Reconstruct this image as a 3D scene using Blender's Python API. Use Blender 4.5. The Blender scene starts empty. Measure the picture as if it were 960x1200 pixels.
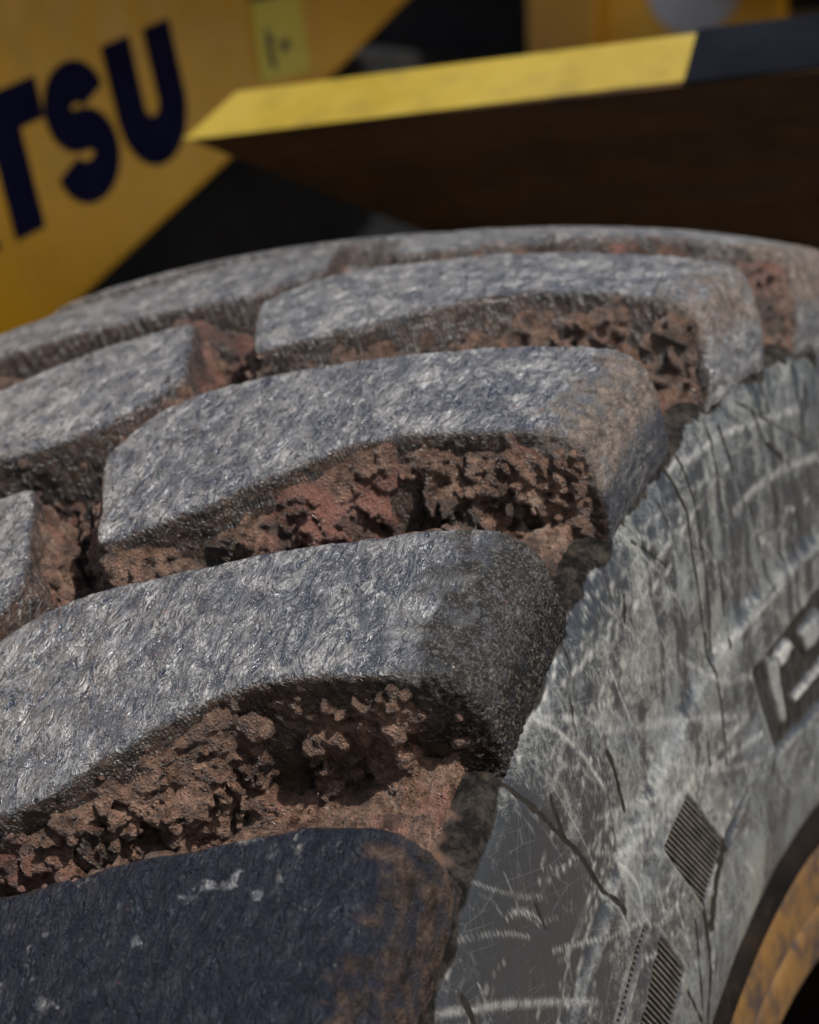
import bpy, math
import numpy as np
from mathutils import Vector, Matrix

# ------------------------------------------------------------------ camera, sky, sun, exposure
scene = bpy.context.scene
col = scene.collection
R = math.radians

cam_d = bpy.data.cameras.new('camera')
cam = bpy.data.objects.new('camera', cam_d)
col.objects.link(cam)
scene.camera = cam
CAM = Vector((0.73305718, -1.3920459, 0.77913002))
YAW, PITCH, ROLL = 0.4917237, -0.0940041, -0.05510031
FPX = 2694.42
fw = Vector((-math.sin(YAW) * math.cos(PITCH), math.cos(YAW) * math.cos(PITCH), math.sin(PITCH)))
rt = Vector((math.cos(YAW), math.sin(YAW), 0))
up = rt.cross(fw)
rt2 = rt * math.cos(ROLL) + up * math.sin(ROLL)
up2 = -rt * math.sin(ROLL) + up * math.cos(ROLL)
mw = Matrix((rt2, up2, -fw)).transposed().to_4x4()
mw.translation = CAM
cam.matrix_world = mw
cam_d.sensor_fit = 'HORIZONTAL'
cam_d.sensor_width = 36
cam_d.lens = FPX / 960 * 36
cam_d.clip_start = 0.02
cam_d.clip_end = 400
cam_d.dof.use_dof = True
cam_d.dof.focus_distance = 1.05
cam_d.dof.aperture_fstop = 9.5

SUN = Vector((0.60, -0.24, 0.76)).normalized()
world = bpy.data.worlds.new('World')
scene.world = world
world.use_nodes = True
wn = world.node_tree
bg = wn.nodes['Background']
sky = wn.nodes.new('ShaderNodeTexSky')
sky.sky_type = 'NISHITA'
sky.sun_disc = False
sky.sun_elevation = math.asin(SUN.z)
sky.sun_rotation = math.atan2(SUN.x, SUN.y)
sky.dust_density = 2.5
wn.links.new(sky.outputs['Color'], bg.inputs['Color'])
bg.inputs['Strength'].default_value = 0.092
sun_d = bpy.data.lights.new('sun', 'SUN')
sun_d.energy = 5.0
sun_d.angle = R(1.5)
sun_d.color = (1.0, 0.95, 0.88)
sun = bpy.data.objects.new('sun', sun_d)
col.objects.link(sun)
sun.rotation_euler = (-SUN).to_track_quat('-Z', 'Y').to_euler()
scene.view_settings.view_transform = 'Standard'
scene.view_settings.look = 'None'
scene.view_settings.gamma = 1
scene.view_settings.use_curve_mapping = False
scene.view_settings.exposure = 0.66

# ------------------------------------------------------------------ tools
def sstep(a, b, x):
    t = np.clip((x - a) / (b - a), 0, 1)
    return t * t * (3 - 2 * t)

def tag(o, label=None, cat=None, group=None, kind=None):
    if label: o['label'] = label
    if cat: o['category'] = cat
    if group: o['group'] = group
    if kind: o['kind'] = kind
    return o

def empty(name, loc=(0, 0, 0)):
    o = bpy.data.objects.new(name, None)
    o.location = loc
    o.empty_display_size = 0.1
    col.objects.link(o)
    return o

def mesh_np(name, verts, faces, mat=None, parent=None, smooth=True, attrs=None, matrix=None):
    """verts Nx3, faces list/array (all same size if array)"""
    me = bpy.data.meshes.new(name)
    verts = np.asarray(verts, np.float32)
    if isinstance(faces, np.ndarray):
        n, k = faces.shape
        me.vertices.add(len(verts)); me.vertices.foreach_set('co', verts.ravel())
        me.loops.add(n * k); me.loops.foreach_set('vertex_index', faces.astype(np.int32).ravel())
        me.polygons.add(n)
        me.polygons.foreach_set('loop_start', np.arange(0, n * k, k, dtype=np.int32))
        me.polygons.foreach_set('loop_total', np.full(n, k, np.int32))
        me.update(calc_edges=True); me.validate()
    else:
        me.from_pydata(verts.tolist(), [], [list(f) for f in faces]); me.update()
    if smooth:
        me.polygons.foreach_set('use_smooth', np.ones(len(me.polygons), bool))
    for an, av in (attrs or {}).items():
        av = np.asarray(av, np.float32)
        if av.ndim == 1:
            a = me.attributes.new(an, 'FLOAT', 'POINT'); a.data.foreach_set('value', av)
        else:
            a = me.attributes.new(an, 'FLOAT_VECTOR', 'POINT'); a.data.foreach_set('vector', av.ravel())
    if mat: me.materials.append(mat)
    o = bpy.data.objects.new(name, me)
    col.objects.link(o)
    if parent: o.parent = parent
    return o

def poly_sdf(px, py, poly):
    """signed distance (negative inside) of broadcast arrays to a polygon"""
    P = np.asarray(poly, np.float32)
    d = np.full(np.broadcast(px, py).shape, 1e9, np.float32)
    inside = np.zeros(d.shape, bool)
    n = len(P)
    for i in range(n):
        ax, ay = P[i]; bx, by = P[(i + 1) % n]
        ex, ey = bx - ax, by - ay
        wx, wy = px - ax, py - ay
        t = np.clip((wx * ex + wy * ey) / (ex * ex + ey * ey + 1e-12), 0, 1)
        d = np.minimum(d, (wx - t * ex) ** 2 + (wy - t * ey) ** 2)
        c = ((ay <= py) & (by > py)) | ((by <= py) & (ay > py))
        xi = ax + (py - ay) / (by - ay if by != ay else 1e-9) * ex
        inside ^= c & (px < xi)
    d = np.sqrt(d)
    return np.where(inside, -d, d)

def smax(a, b, k):
    h = np.clip(0.5 - 0.5 * (b - a) / k, 0, 1)
    return b * (1 - h) + a * h + k * h * (1 - h)

def smin(a, b, k):
    return -smax(-a, -b, k)

def up_matrix(n, cell, off):
    """cubic B-spline upsampling matrix: n samples, lattice step `cell` samples"""
    t = np.arange(n) / cell + off
    i = np.floor(t).astype(int); f = t - i
    m = i.max() + 4
    A = np.zeros((n, m), np.float32)
    w = [(1 - f) ** 3 / 6, (3 * f ** 3 - 6 * f ** 2 + 4) / 6, (-3 * f ** 3 + 3 * f ** 2 + 3 * f + 1) / 6, f ** 3 / 6]
    for k in range(4): A[np.arange(n), i + k] += w[k]
    return A

def grid_noise(shape, cells, rng):
    """smooth value noise ~[-1,1] on a grid; cells = lattice step in samples for each axis"""
    Ms = [up_matrix(n, c, rng.random()) for n, c in zip(shape, cells)]
    L = rng.uniform(-1, 1, [M.shape[1] for M in Ms]).astype(np.float32)
    out = np.tensordot(Ms[0], L, (1, 0))                     # a,j,k
    out = np.einsum('bj,ajk->abk', Ms[1], out, optimize=True)
    out = np.einsum('ck,abk->abc', Ms[2], out, optimize=True)
    return out * 1.9

_rs = np.random.RandomState(7)
_perm = np.concatenate([_rs.permutation(512)] * 3)
_grad = _rs.normal(size=(512, 3)); _grad /= np.linalg.norm(_grad, axis=1)[:, None]
def perlin(p):
    p = np.asarray(p, np.float64)
    i = np.floor(p).astype(int); f = p - i; i &= 511
    u = f * f * f * (f * (f * 6 - 15) + 10)
    out = np.zeros(len(p))
    for dx in (0, 1):
        wx = u[:, 0] if dx else 1 - u[:, 0]
        for dy in (0, 1):
            wy = u[:, 1] if dy else 1 - u[:, 1]
            for dz in (0, 1):
                wz = u[:, 2] if dz else 1 - u[:, 2]
                g = _grad[_perm[_perm[_perm[(i[:, 0] + dx) & 511] + ((i[:, 1] + dy) & 511)] + ((i[:, 2] + dz) & 511)]]
                out += wx * wy * wz * ((f[:, 0] - dx) * g[:, 0] + (f[:, 1] - dy) * g[:, 1] + (f[:, 2] - dz) * g[:, 2])
    return out * 1.6

def fbm(p, octv=3, gain=.5):
    a, s, t = 1.0, 0, 0
    for o in range(octv):
        s = s + a * perlin(p * 2 ** o + 17.3 * o); t += a; a *= gain
    return s / t

def surface_nets(F):
    """F: node values, inside < 0. returns verts (index space), quads"""
    ins = F < 0
    c = np.zeros(tuple(n - 1 for n in F.shape), np.int8)
    for dx in (0, 1):
        for dy in (0, 1):
            for dz in (0, 1):
                c += ins[dx:F.shape[0] - 1 + dx, dy:F.shape[1] - 1 + dy, dz:F.shape[2] - 1 + dz]
    act = (c > 0) & (c < 8)
    I, J, K = np.nonzero(act)
    idx = np.full(c.shape, -1, np.int64); idx[act] = np.arange(len(I))
    acc = np.zeros((len(I), 3)); cnt = np.zeros(len(I))
    corners = [(a, b, d) for a in (0, 1) for b in (0, 1) for d in (0, 1)]
    vals = {q: F[I + q[0], J + q[1], K + q[2]] for q in corners}
    for q in corners:
        for ax in range(3):
            if q[ax]: continue
            q2 = list(q); q2[ax] = 1; q2 = tuple(q2)
            a, b = vals[q], vals[q2]
            m = (a < 0) != (b < 0)
            t = np.where(m, a / np.where(m, a - b, 1), 0)
            pos = [np.full(len(I), float(v)) for v in q]; pos[ax] = t
            for k in range(3): acc[:, k] += np.where(m, pos[k], 0)
            cnt += m
    V = np.stack([I, J, K], 1) + acc / cnt[:, None]
    quads = []
    for ax in range(3):
        b, d = (ax + 1) % 3, (ax + 2) % 3
        sl0 = [slice(None)] * 3; sl1 = [slice(None)] * 3
        sl0[ax] = slice(0, -1); sl1[ax] = slice(1, None)
        e = ins[tuple(sl0)] != ins[tuple(sl1)]
        flip = ins[tuple(sl0)]
        sel = np.stack(np.nonzero(e), 1)
        ok = (sel[:, b] > 0) & (sel[:, b] < c.shape[b]) & (sel[:, d] > 0) & (sel[:, d] < c.shape[d])
        sel = sel[ok]
        fl = flip[tuple(sel.T)]
        def at(ob, od):
            s = sel.copy(); s[:, b] -= ob; s[:, d] -= od
            return idx[tuple(s.T)]
        q = np.stack([at(1, 1), at(0, 1), at(0, 0), at(1, 0)], 1)
        q[~fl] = q[~fl][:, ::-1]
        quads.append(q)
    return V, np.concatenate(quads)

def vert_normals(V, Q):
    n = np.cross(V[Q[:, 2]] - V[Q[:, 0]], V[Q[:, 3]] - V[Q[:, 1]])
    N = np.zeros_like(V)
    for k in range(4):
        for a in range(3): N[:, a] += np.bincount(Q[:, k], n[:, a], len(V))
    return N / (np.linalg.norm(N, axis=1)[:, None] + 1e-12)

# ------------------------------------------------------------------ materials
class NT:
    def __init__(self, name):
        self.m = bpy.data.materials.new(name); self.m.use_nodes = True
        self.t = self.m.node_tree; self.b = self.t.nodes['Principled BSDF']
    def n(self, typ, **kw):
        x = self.t.nodes.new(typ)
        for k, v in kw.items():
            if hasattr(x, k): setattr(x, k, v)
            else: x.inputs[k.replace('_', ' ')].default_value = v
        return x
    def link(self, a, b): self.t.links.new(a, b)
    def put(self, sock, v):
        if isinstance(v, bpy.types.NodeSocket): self.link(v, sock)
        else: sock.default_value = v
    def attr(self, name, vec=False):
        a = self.n('ShaderNodeAttribute'); a.attribute_name = name
        return a.outputs['Vector' if vec else 'Fac']
    def mapv(self, v, scale=(1, 1, 1), loc=(0, 0, 0), rot=(0, 0, 0)):
        a = self.n('ShaderNodeMapping'); self.link(v, a.inputs['Vector'])
        a.inputs['Scale'].default_value = scale; a.inputs['Location'].default_value = loc; a.inputs['Rotation'].default_value = rot
        return a.outputs[0]
    def noise(self, v, scale, detail=4, rough=.55, dist=0.0):
        a = self.n('ShaderNodeTexNoise'); self.link(v, a.inputs['Vector'])
        a.inputs['Scale'].default_value = scale; a.inputs['Detail'].default_value = detail
        a.inputs['Roughness'].default_value = rough; a.inputs['Distortion'].default_value = dist
        return a.outputs['Fac']
    def voro(self, v, scale, feature='F1', rnd=1.0, out='Distance'):
        a = self.n('ShaderNodeTexVoronoi'); a.feature = feature; self.link(v, a.inputs['Vector'])
        a.inputs['Scale'].default_value = scale; a.inputs['Randomness'].default_value = rnd
        return a.outputs[out]
    def math(self, op, a, b=None, clamp=False):
        x = self.n('ShaderNodeMath'); x.operation = op; x.use_clamp = clamp
        self.put(x.inputs[0], a)
        if b is not None: self.put(x.inputs[1], b)
        return x.outputs[0]
    def step(self, v, a, b, lo=0.0, hi=1.0):
        x = self.n('ShaderNodeMapRange'); x.interpolation_type = 'SMOOTHSTEP'
        self.link(v, x.inputs['Value'])
        for k, q in zip(('From Min', 'From Max', 'To Min', 'To Max'), (a, b, lo, hi)): x.inputs[k].default_value = q
        return x.outputs[0]
    def mix(self, f, a, b):
        x = self.n('ShaderNodeMix'); x.data_type = 'RGBA'
        self.put(x.inputs['Factor'], f)
        for s, v in ((x.inputs['A'], a), (x.inputs['B'], b)):
            pass
        A = [s for s in x.inputs if s.name == 'A' and s.type == 'RGBA'][0]
        B = [s for s in x.inputs if s.name == 'B' and s.type == 'RGBA'][0]
        self.put(A, a if isinstance(a, bpy.types.NodeSocket) else (*a, 1)); self.put(B, b if isinstance(b, bpy.types.NodeSocket) else (*b, 1))
        return [s for s in x.outputs if s.type == 'RGBA'][0]
    def mixf(self, f, a, b):
        x = self.n('ShaderNodeMix'); x.data_type = 'FLOAT'
        self.put(x.inputs['Factor'], f)
        A = [s for s in x.inputs if s.name == 'A' and s.type == 'VALUE'][0]
        B = [s for s in x.inputs if s.name == 'B' and s.type == 'VALUE'][0]
        self.put(A, a); self.put(B, b)
        return [s for s in x.outputs if s.type == 'VALUE'][0]
    def bump(self, h, dist, strength=1.0, normal=None):
        x = self.n('ShaderNodeBump'); x.inputs['Strength'].default_value = strength; x.inputs['Distance'].default_value = dist
        self.link(h, x.inputs['Height'])
        if normal is not None: self.link(normal, x.inputs['Normal'])
        return x.outputs[0]
    def out(self, color=None, rough=None, normal=None, spec=None, metal=None):
        if color is not None: self.put(self.b.inputs['Base Color'], color if isinstance(color, bpy.types.NodeSocket) else (*color, 1))
        if rough is not None: self.put(self.b.inputs['Roughness'], rough)
        if normal is not None: self.link(normal, self.b.inputs['Normal'])
        if spec is not None: self.put(self.b.inputs['Specular IOR Level'], spec)
        if metal is not None: self.put(self.b.inputs['Metallic'], metal)
        return self.m

def mat_rubber():
    """worn black tread rubber: dried grey film on the running face, brown coat at the shoulder"""
    t = NT('tread_rubber')
    L = t.attr('loc', True); top = t.attr('top'); coat = t.attr('coat'); film_shade = t.attr('film'); grit = t.attr('grit')
    warp = t.mapv(L, (1.0, .5, 1))
    big = t.noise(L, 22, 3, .55)
    f1 = t.noise(t.mapv(L, (1.0, .34, 1), rot=(0, 0, .12)), 210, 6, .66, 1.5)
    f2 = t.noise(t.mapv(L, (1.0, .26, 1), rot=(0, 0, .12)), 120, 5, .62, 1.0)
    wr = t.noise(t.mapv(L, (1.0, .42, 1)), 120, 5, .6, 1.9)
    wr = t.math('SUBTRACT', 1.0, t.math('MULTIPLY', t.math('ABSOLUTE', t.math('SUBTRACT', wr, .5)), 5.5), True)
    film = t.math('ADD', t.math('ADD', t.math('MULTIPLY', f1, .34), t.math('MULTIPLY', f2, .46)), t.math('MULTIPLY', wr, .22))
    film = t.math('ADD', film, t.math('MULTIPLY', t.math('SUBTRACT', big, .5), .30))
    film = t.math('ADD', film, t.math('MULTIPLY', t.math('SUBTRACT', film_shade, .5), .5))
    filmm = t.step(film, .465, .63)
    # crackle of the dried film: thin wormy lines
    w1 = t.noise(warp, 120, 2, .5, 1.8)
    line = t.math('ABSOLUTE', t.math('SUBTRACT', w1, .5))
    line = t.step(line, .006, .024, 1, 0)
    w2 = t.noise(warp, 230, 2, .5, 1.5)
    line2 = t.step(t.math('ABSOLUTE', t.math('SUBTRACT', w2, .48)), .004, .03, 1, 0)
    gate = t.step(t.noise(L, 45, 2), .38, .52)
    line = t.math('MULTIPLY', line, gate)
    lines = t.math('MAXIMUM', line, t.math('MULTIPLY', line2, .6))
    # long scratches running round the tyre
    sc = t.voro(t.mapv(L, (1.0, .12, .3), rot=(0, 0, .12)), 75, 'DISTANCE_TO_EDGE')
    scg = t.step(t.noise(t.mapv(L, (1, .3, 1)), 34, 2), .50, .60)
    scr = t.math('MULTIPLY', t.step(sc, .004, .02, 1, 0), scg)
    filmm = t.math('MULTIPLY', filmm, t.math('SUBTRACT', 1.0, t.math('MULTIPLY', lines, 1.0)))
    filmm = t.math('MULTIPLY', filmm, t.math('SUBTRACT', 1.0, scr))
    filmm = t.math('MULTIPLY', filmm, top)
    tone = t.noise(L, 60, 4)
    fcol = t.mix(t.step(tone, .35, .65), (.034, .038, .047), (.148, .143, .136))
    rub = t.mix(t.noise(L, 300, 4, .65), (.006, .0085, .0145), (.018, .023, .036))  # blue of the reflected sky put into the rubber's colour
    rub = t.mix(t.step(film_shade, .30, .50), t.mix(t.noise(L, 160, 5, .7), (.002, .003, .0065), (.007, .0095, .018)), rub)  # clean, least filmed lug near-black: its shade and vignette put into the colour
    c = t.mix(filmm, rub, fcol)
    # wall grime
    wallg = t.math('MULTIPLY', t.math('SUBTRACT', 1.0, top), t.step(t.noise(L, 110, 6, .7), .38, .55))
    c = t.mix(t.math('SUBTRACT', 1.0, top), c, (.011, .009, .008))
    c = t.mix(t.math('MULTIPLY', wallg, .7), c, (.06, .037, .026))
    # shoulder coat
    cn = t.noise(L, 130, 6, .7)
    cm = t.step(t.math('ADD', t.math('ADD', t.math('MULTIPLY', cn, .75), t.math('MULTIPLY', t.noise(L, 38, 4, .6), .6)), t.math('MULTIPLY', coat, .60)), .82, 1.14)
    cm = t.math('MULTIPLY', cm, t.step(coat, .02, .3))
    ccol = t.mix(t.step(t.noise(L, 150, 6, .75), .32, .68), (.035, .028, .024), (.19, .152, .125))
    ccol = t.mix(t.attr('coatd'), ccol, t.mix(t.step(t.noise(L, 60, 7, .78), .33, .66), (.006, .0055, .005), (.085, .060, .048)))
    c = t.mix(cm, c, ccol)
    # dark grit
    gn = t.voro(L, 420)
    gm = t.math('MULTIPLY', t.step(grit, .05, .9), t.step(t.noise(L, 120, 6, .8), .36, .50))
    gn = t.noise(L, 520, 4, .75)
    c = t.mix(gm, c, t.mix(t.step(gn, .48, .66), (.012, .0115, .011), (.12, .108, .096)))
    # specks
    sp = t.voro(L, 160); spm = t.step(sp, .07, .12, 1, 0)
    spc = t.voro(L, 160, out='Color')
    ssel = t.n('ShaderNodeSeparateColor'); t.link(spc, ssel.inputs[0])
    spm = t.math('MULTIPLY', t.math('MULTIPLY', spm, t.step(film_shade, .3, .45, .25, 1)), t.step(ssel.outputs[0], .80, .84))
    c = t.mix(spm, c, t.mix(t.step(ssel.outputs[1], .75, .8), (.30, .27, .23), (.28, .09, .06)))
    rough = t.mixf(filmm, .27, .42)
    rough = t.math('ADD', rough, t.step(film_shade, .30, .50, .2, 0))
    rough = t.mixf(t.math('MAXIMUM', cm, gm), rough, .75)
    h = t.math('ADD', t.math('MULTIPLY', filmm, .55), t.math('MULTIPLY', t.noise(L, 700, 3, .6), .28))
    h = t.math('ADD', h, t.math('MULTIPLY', t.math('MULTIPLY', wr, top), 1.3))
    h = t.math('SUBTRACT', h, t.math('MULTIPLY', t.math('MAXIMUM', lines, scr), .7))
    h = t.math('ADD', h, t.math('MULTIPLY', t.math('MAXIMUM', cm, gm), t.math('MULTIPLY', t.noise(L, 330, 6, .8), 2.6)))
    h = t.math('ADD', h, t.math('MULTIPLY', spm, .8))
    h = t.math('ADD', h, t.math('MULTIPLY', t.math('SUBTRACT', 1.0, top), t.math('MULTIPLY', t.noise(L, 170, 5, .7), 1.6)))
    t.b.inputs['IOR'].default_value = 1.7
    return t.out(c, rough, t.bump(h, .0010, 1.0), t.math('MULTIPLY', t.step(film_shade, .30, .50, .13, 1.0), t.math('SUBTRACT', 1.0, t.math('MULTIPLY', t.math('MAXIMUM', t.math('MAXIMUM', cm, t.math('MULTIPLY', gm, 1.1)), t.math('SUBTRACT', 1.0, top)), .8))))

def mat_mud():
    t = NT('caked_mud')
    L = t.attr('loc', True)
    a = t.noise(L, 28, 3); b = t.noise(L, 190, 5, .65); red = t.noise(L, 17, 2)
    c = t.mix(t.step(b, .3, .7), (.046, .024, .016), (.27, .160, .112))
    c = t.mix(t.step(red, .52, .66), c, t.mix(b, (.08, .032, .024), (.31, .15, .114)))
    c = t.mix(t.step(a, .60, .75), c, t.mix(b, (.13, .09, .065), (.46, .35, .265)))
    thin = t.attr('thin')
    c = t.mix(t.step(t.noise(L, 36, 4, .6), .48, .64, 0, .75), c, (.022, .014, .010))
    c = t.mix(t.math('MULTIPLY', thin, .35), c, (.03, .02, .015))
    v = t.voro(L, 520); 
    rough = t.step(t.noise(L, 60, 2), .35, .65, .25, .55)
    h = t.math('ADD', t.math('MULTIPLY', t.noise(L, 380, 7, .8), 2.6), t.math('MULTIPLY', t.step(v, .1, .5, 1, 0), .8))
    return t.out(c, rough, t.bump(h, .0022, 1.0), .6)

def mat_sidewall():
    t = NT('sidewall_rubber')
    L = t.attr('loc', True)
    scr = t.attr('scratch'); wet = t.attr('wet'); pat = t.attr('patch'); fl = t.attr('floor'); inner = t.attr('inner')
    a = t.noise(L, 16, 5, .65, .6); b = t.noise(t.mapv(L, (1, 1, .9)), 44, 7, .72, 1.2); c_ = t.noise(L, 420, 3, .6)
    v = t.math('ADD', t.math('MULTIPLY', a, .45), t.math('MULTIPLY', b, .55))
    v = t.math('SUBTRACT', v, t.math('MULTIPLY', pat, .48))
    v = t.math('ADD', v, t.math('MULTIPLY', t.math('ADD', t.math('SUBTRACT', c_, .5), t.math('SUBTRACT', t.noise(L, 1200, 2), .5)), .30))
    streak = t.step(t.noise(t.mapv(L, (1, 1, .10)), 85, 5, .65), .50, .68)
    v = t.math('SUBTRACT', v, t.math('MULTIPLY', streak, .035))
    dust = t.step(v, .38, .60)
    warm = t.noise(L, 14, 3)
    dc = t.mix(t.step(warm, .40, .58), (.062, .070, .074), (.096, .099, .091))
    c = t.mix(dust, (.012, .0135, .016), dc)
    # fine hairline scuffs
    m1 = t.voro(t.mapv(L, (1, 1, .16), rot=(.9, 0, 0)), 120, 'DISTANCE_TO_EDGE')
    m2 = t.voro(t.mapv(L, (1, .13, 1), rot=(.35, 0, 0)), 95, 'DISTANCE_TO_EDGE')
    g1 = t.step(t.noise(L, 30, 3), .42, .60)
    hair = t.math('MULTIPLY', t.math('MAXIMUM', t.step(m1, .006, .03, 1, 0), t.step(m2, .006, .03, 1, 0)), g1)
    c = t.mix(t.math('MULTIPLY', hair, .10), c, (.20, .20, .188))
    c = t.mix(t.math('MULTIPLY', scr, t.step(t.noise(L, 110, 5, .7), .36, .58, .12, .9)), c, (.25, .247, .235))
    wn_ = t.noise(t.mapv(L, (1, 1, .45)), 120, 7, .7)
    wet = t.step(t.math('ADD', wet, t.math('MULTIPLY', t.math('SUBTRACT', wn_, .5), .9)), .38, .62)
    c = t.mix(wet, c, t.mix(t.noise(L, 120, 4), (.005, .005, .005), (.022, .019, .016)))
    dmp = t.step(t.math('ADD', t.attr('damp'), t.math('MULTIPLY', t.math('SUBTRACT', wn_, .5), .22)), .28, .72)
    c = t.mix(t.math('MULTIPLY', dmp, .95), c, t.mix(t.step(t.noise(L, 110, 7, .75), .40, .70), (.004, .0037, .0035), (.030, .025, .021)))
    # groove floor: brown earth over rubber
    fm = t.math('MULTIPLY', fl, t.step(t.noise(L, 70, 5, .65), .36, .52))
    fc = t.mix(t.noise(L, 150, 5, .7), (.030, .018, .013), (.15, .095, .068))
    c = t.mix(fl, c, (.022, .023, .026))
    c = t.mix(fm, c, fc)
    rough = t.mixf(dust, .38, .58)
    rough = t.mixf(t.math('MAXIMUM', wet, dmp), rough, .85)
    h = t.math('ADD', t.math('MULTIPLY', t.noise(L, 260, 5, .65), .5), t.math('MULTIPLY', scr, .6))
    h = t.math('ADD', h, t.math('MULTIPLY', fm, t.math('MULTIPLY', t.noise(L, 300, 5, .7), 2.2)))
    h = t.math('SUBTRACT', h, t.math('MULTIPLY', wet, .5))
    h = t.math('ADD', h, t.math('MULTIPLY', dmp, t.math('MULTIPLY', t.noise(L, 200, 6, .75), 2.5)))
    return t.out(c, rough, t.bump(h, .0006, .9), t.mixf(t.math('MAXIMUM', t.math('MAXIMUM', wet, dmp), fl), .35, .03))

def mat_paint(name, a, b, rough=.45, scale=8, spec=.35, dirt=None, dirt_amt=.5, lo=.5, hi=.72):
    t = NT(name)
    g = t.n('ShaderNodeTexCoord').outputs['Object']
    c = t.mix(t.step(t.noise(g, scale, 5, .6), .3, .7), a, b)
    if dirt:
        c = t.mix(t.step(t.noise(g, scale * 2.3, 6, .7), lo, hi, 0, dirt_amt), c, dirt)
    rr = t.step(t.noise(g, scale * 3, 4), .3, .7, rough - .08, rough + .1)
    return t.out(c, rr, t.bump(t.noise(g, scale * 12, 4), .0008, .4), spec)

M_RUB = mat_rubber(); M_MUD = mat_mud(); M_SIDE = mat_sidewall()
M_YEL = mat_paint('yellow_machine_paint', (.50, .25, .005), (.58, .295, .008), .42, 6, dirt=(.32, .18, .03), dirt_amt=.35)
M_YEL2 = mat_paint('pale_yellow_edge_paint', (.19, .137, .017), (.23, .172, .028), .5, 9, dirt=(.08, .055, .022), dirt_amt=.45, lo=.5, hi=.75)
M_NAVY = mat_paint('navy_lettering_vinyl', (.003, .0025, .017), (.005, .0045, .022), .7, 20, spec=.05)
M_STICK = mat_paint('warning_sticker_yellow', (.50, .40, .03), (.56, .45, .04), .4, 20)
M_BLACK = mat_paint('black_print', (.012, .012, .012), (.03, .03, .03), .5, 20)
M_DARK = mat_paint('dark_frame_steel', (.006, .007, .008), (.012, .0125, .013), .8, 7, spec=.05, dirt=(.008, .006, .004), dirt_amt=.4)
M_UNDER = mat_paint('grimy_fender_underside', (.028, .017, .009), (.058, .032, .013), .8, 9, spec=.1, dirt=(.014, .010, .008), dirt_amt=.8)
M_FLAP = mat_paint('black_rubber_trim', (.003, .0035, .005), (.006, .007, .010), .7, 12, spec=.03)
M_WHITE = mat_paint('white_sticker', (.30, .31, .33), (.36, .36, .38), .5, 15)
M_RIM = mat_paint('rusty_yellow_rim_paint', (.050, .024, .005), (.095, .047, .008), .55, 14, dirt=(.018, .010, .008), dirt_amt=1.0, lo=.42, hi=.62)
M_RIMD = mat_paint('blackened_rim_steel', (.003, .003, .003), (.008, .006, .005), .8, 20, spec=.03, dirt=(.02, .011, .006), dirt_amt=.4)
M_EARTH = mat_paint('brown_earth', (.13, .10, .072), (.19, .145, .105), .9, 3, dirt=(.10, .075, .055), dirt_amt=.6)

# ------------------------------------------------------------------ ground
gv = np.array([(-60, -60, -.812), (60, -60, -.812), (60, 60, -.812), (-60, 60, -.812)])
ground = mesh_np('ground', gv, [(0, 1, 2, 3)], M_EARTH, smooth=False)
tag(ground, kind='structure')

# ------------------------------------------------------------------ the wheel
R0, RS, XS, XC, CE = .82, .792, .2807, .02, 2.75
NL = 29
DT = 2 * math.pi / NL
TH0 = -.793814
MID = .036                       # middle plane of the tread
def crown(x): return R0 - (R0 - RS) * (np.abs(x - XC) / (XS - XC)) ** CE

wheel = empty('loader_wheel', (0, 0, -.812))
wheel_inv = Matrix.Translation((0, 0, .812))
tag(wheel, 'huge muddy earthmover wheel with deep chevron tread and a scratched grey sidewall', 'wheel')

# right half of the carcass section (x, r): bead, sidewall, shoulder edge, groove floor
SEC = np.array([(.262, .450), (.280, .4515), (.291, .457), (.2975, .468), (.3005, .495), (.2995, .54), (.2965, .59), (.2958, .6145),
                (.2912, .6215), (.2908, .66), (.2875, .70), (.2840, .718), (.2800, .729), (.2745, .7365), (.266, .7385), (.254, .7385), (.235, .7375),
                (.20, .737), (.15, .735), (.09, .735), (MID, .735)])
def resample(P, step):
    d = np.concatenate([[0], np.cumsum(np.linalg.norm(np.diff(P, axis=0), axis=1))])
    # Catmull-like smoothing: dense linear then moving average
    q = np.arange(0, d[-1], .0005)
    D = np.stack([np.interp(q, d, P[:, a]) for a in (0, 1)], 1)
    k = 9
    pad = np.concatenate([np.repeat(D[:1], k, 0), D, np.repeat(D[-1:], k, 0)])
    D = np.stack([np.convolve(pad[:, a], np.ones(2 * k + 1) / (2 * k + 1), 'valid') for a in (0, 1)], 1)
    n = int(d[-1] / step)
    return D[np.linspace(0, len(D) - 1, n).astype(int)]
SECF = resample(SEC, .0005)
_o = np.argsort(SECF[:600, 1])
_sr = SECF[:, 1]; _m = (_sr < .733) & (SECF[:, 0] > .27)
_si = np.argsort(_sr[_m]); SIDE_R, SIDE_X = _sr[_m][_si], SECF[:, 0][_m][_si]
def side_x(r): return np.interp(r, SIDE_R, SIDE_X)

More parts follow.
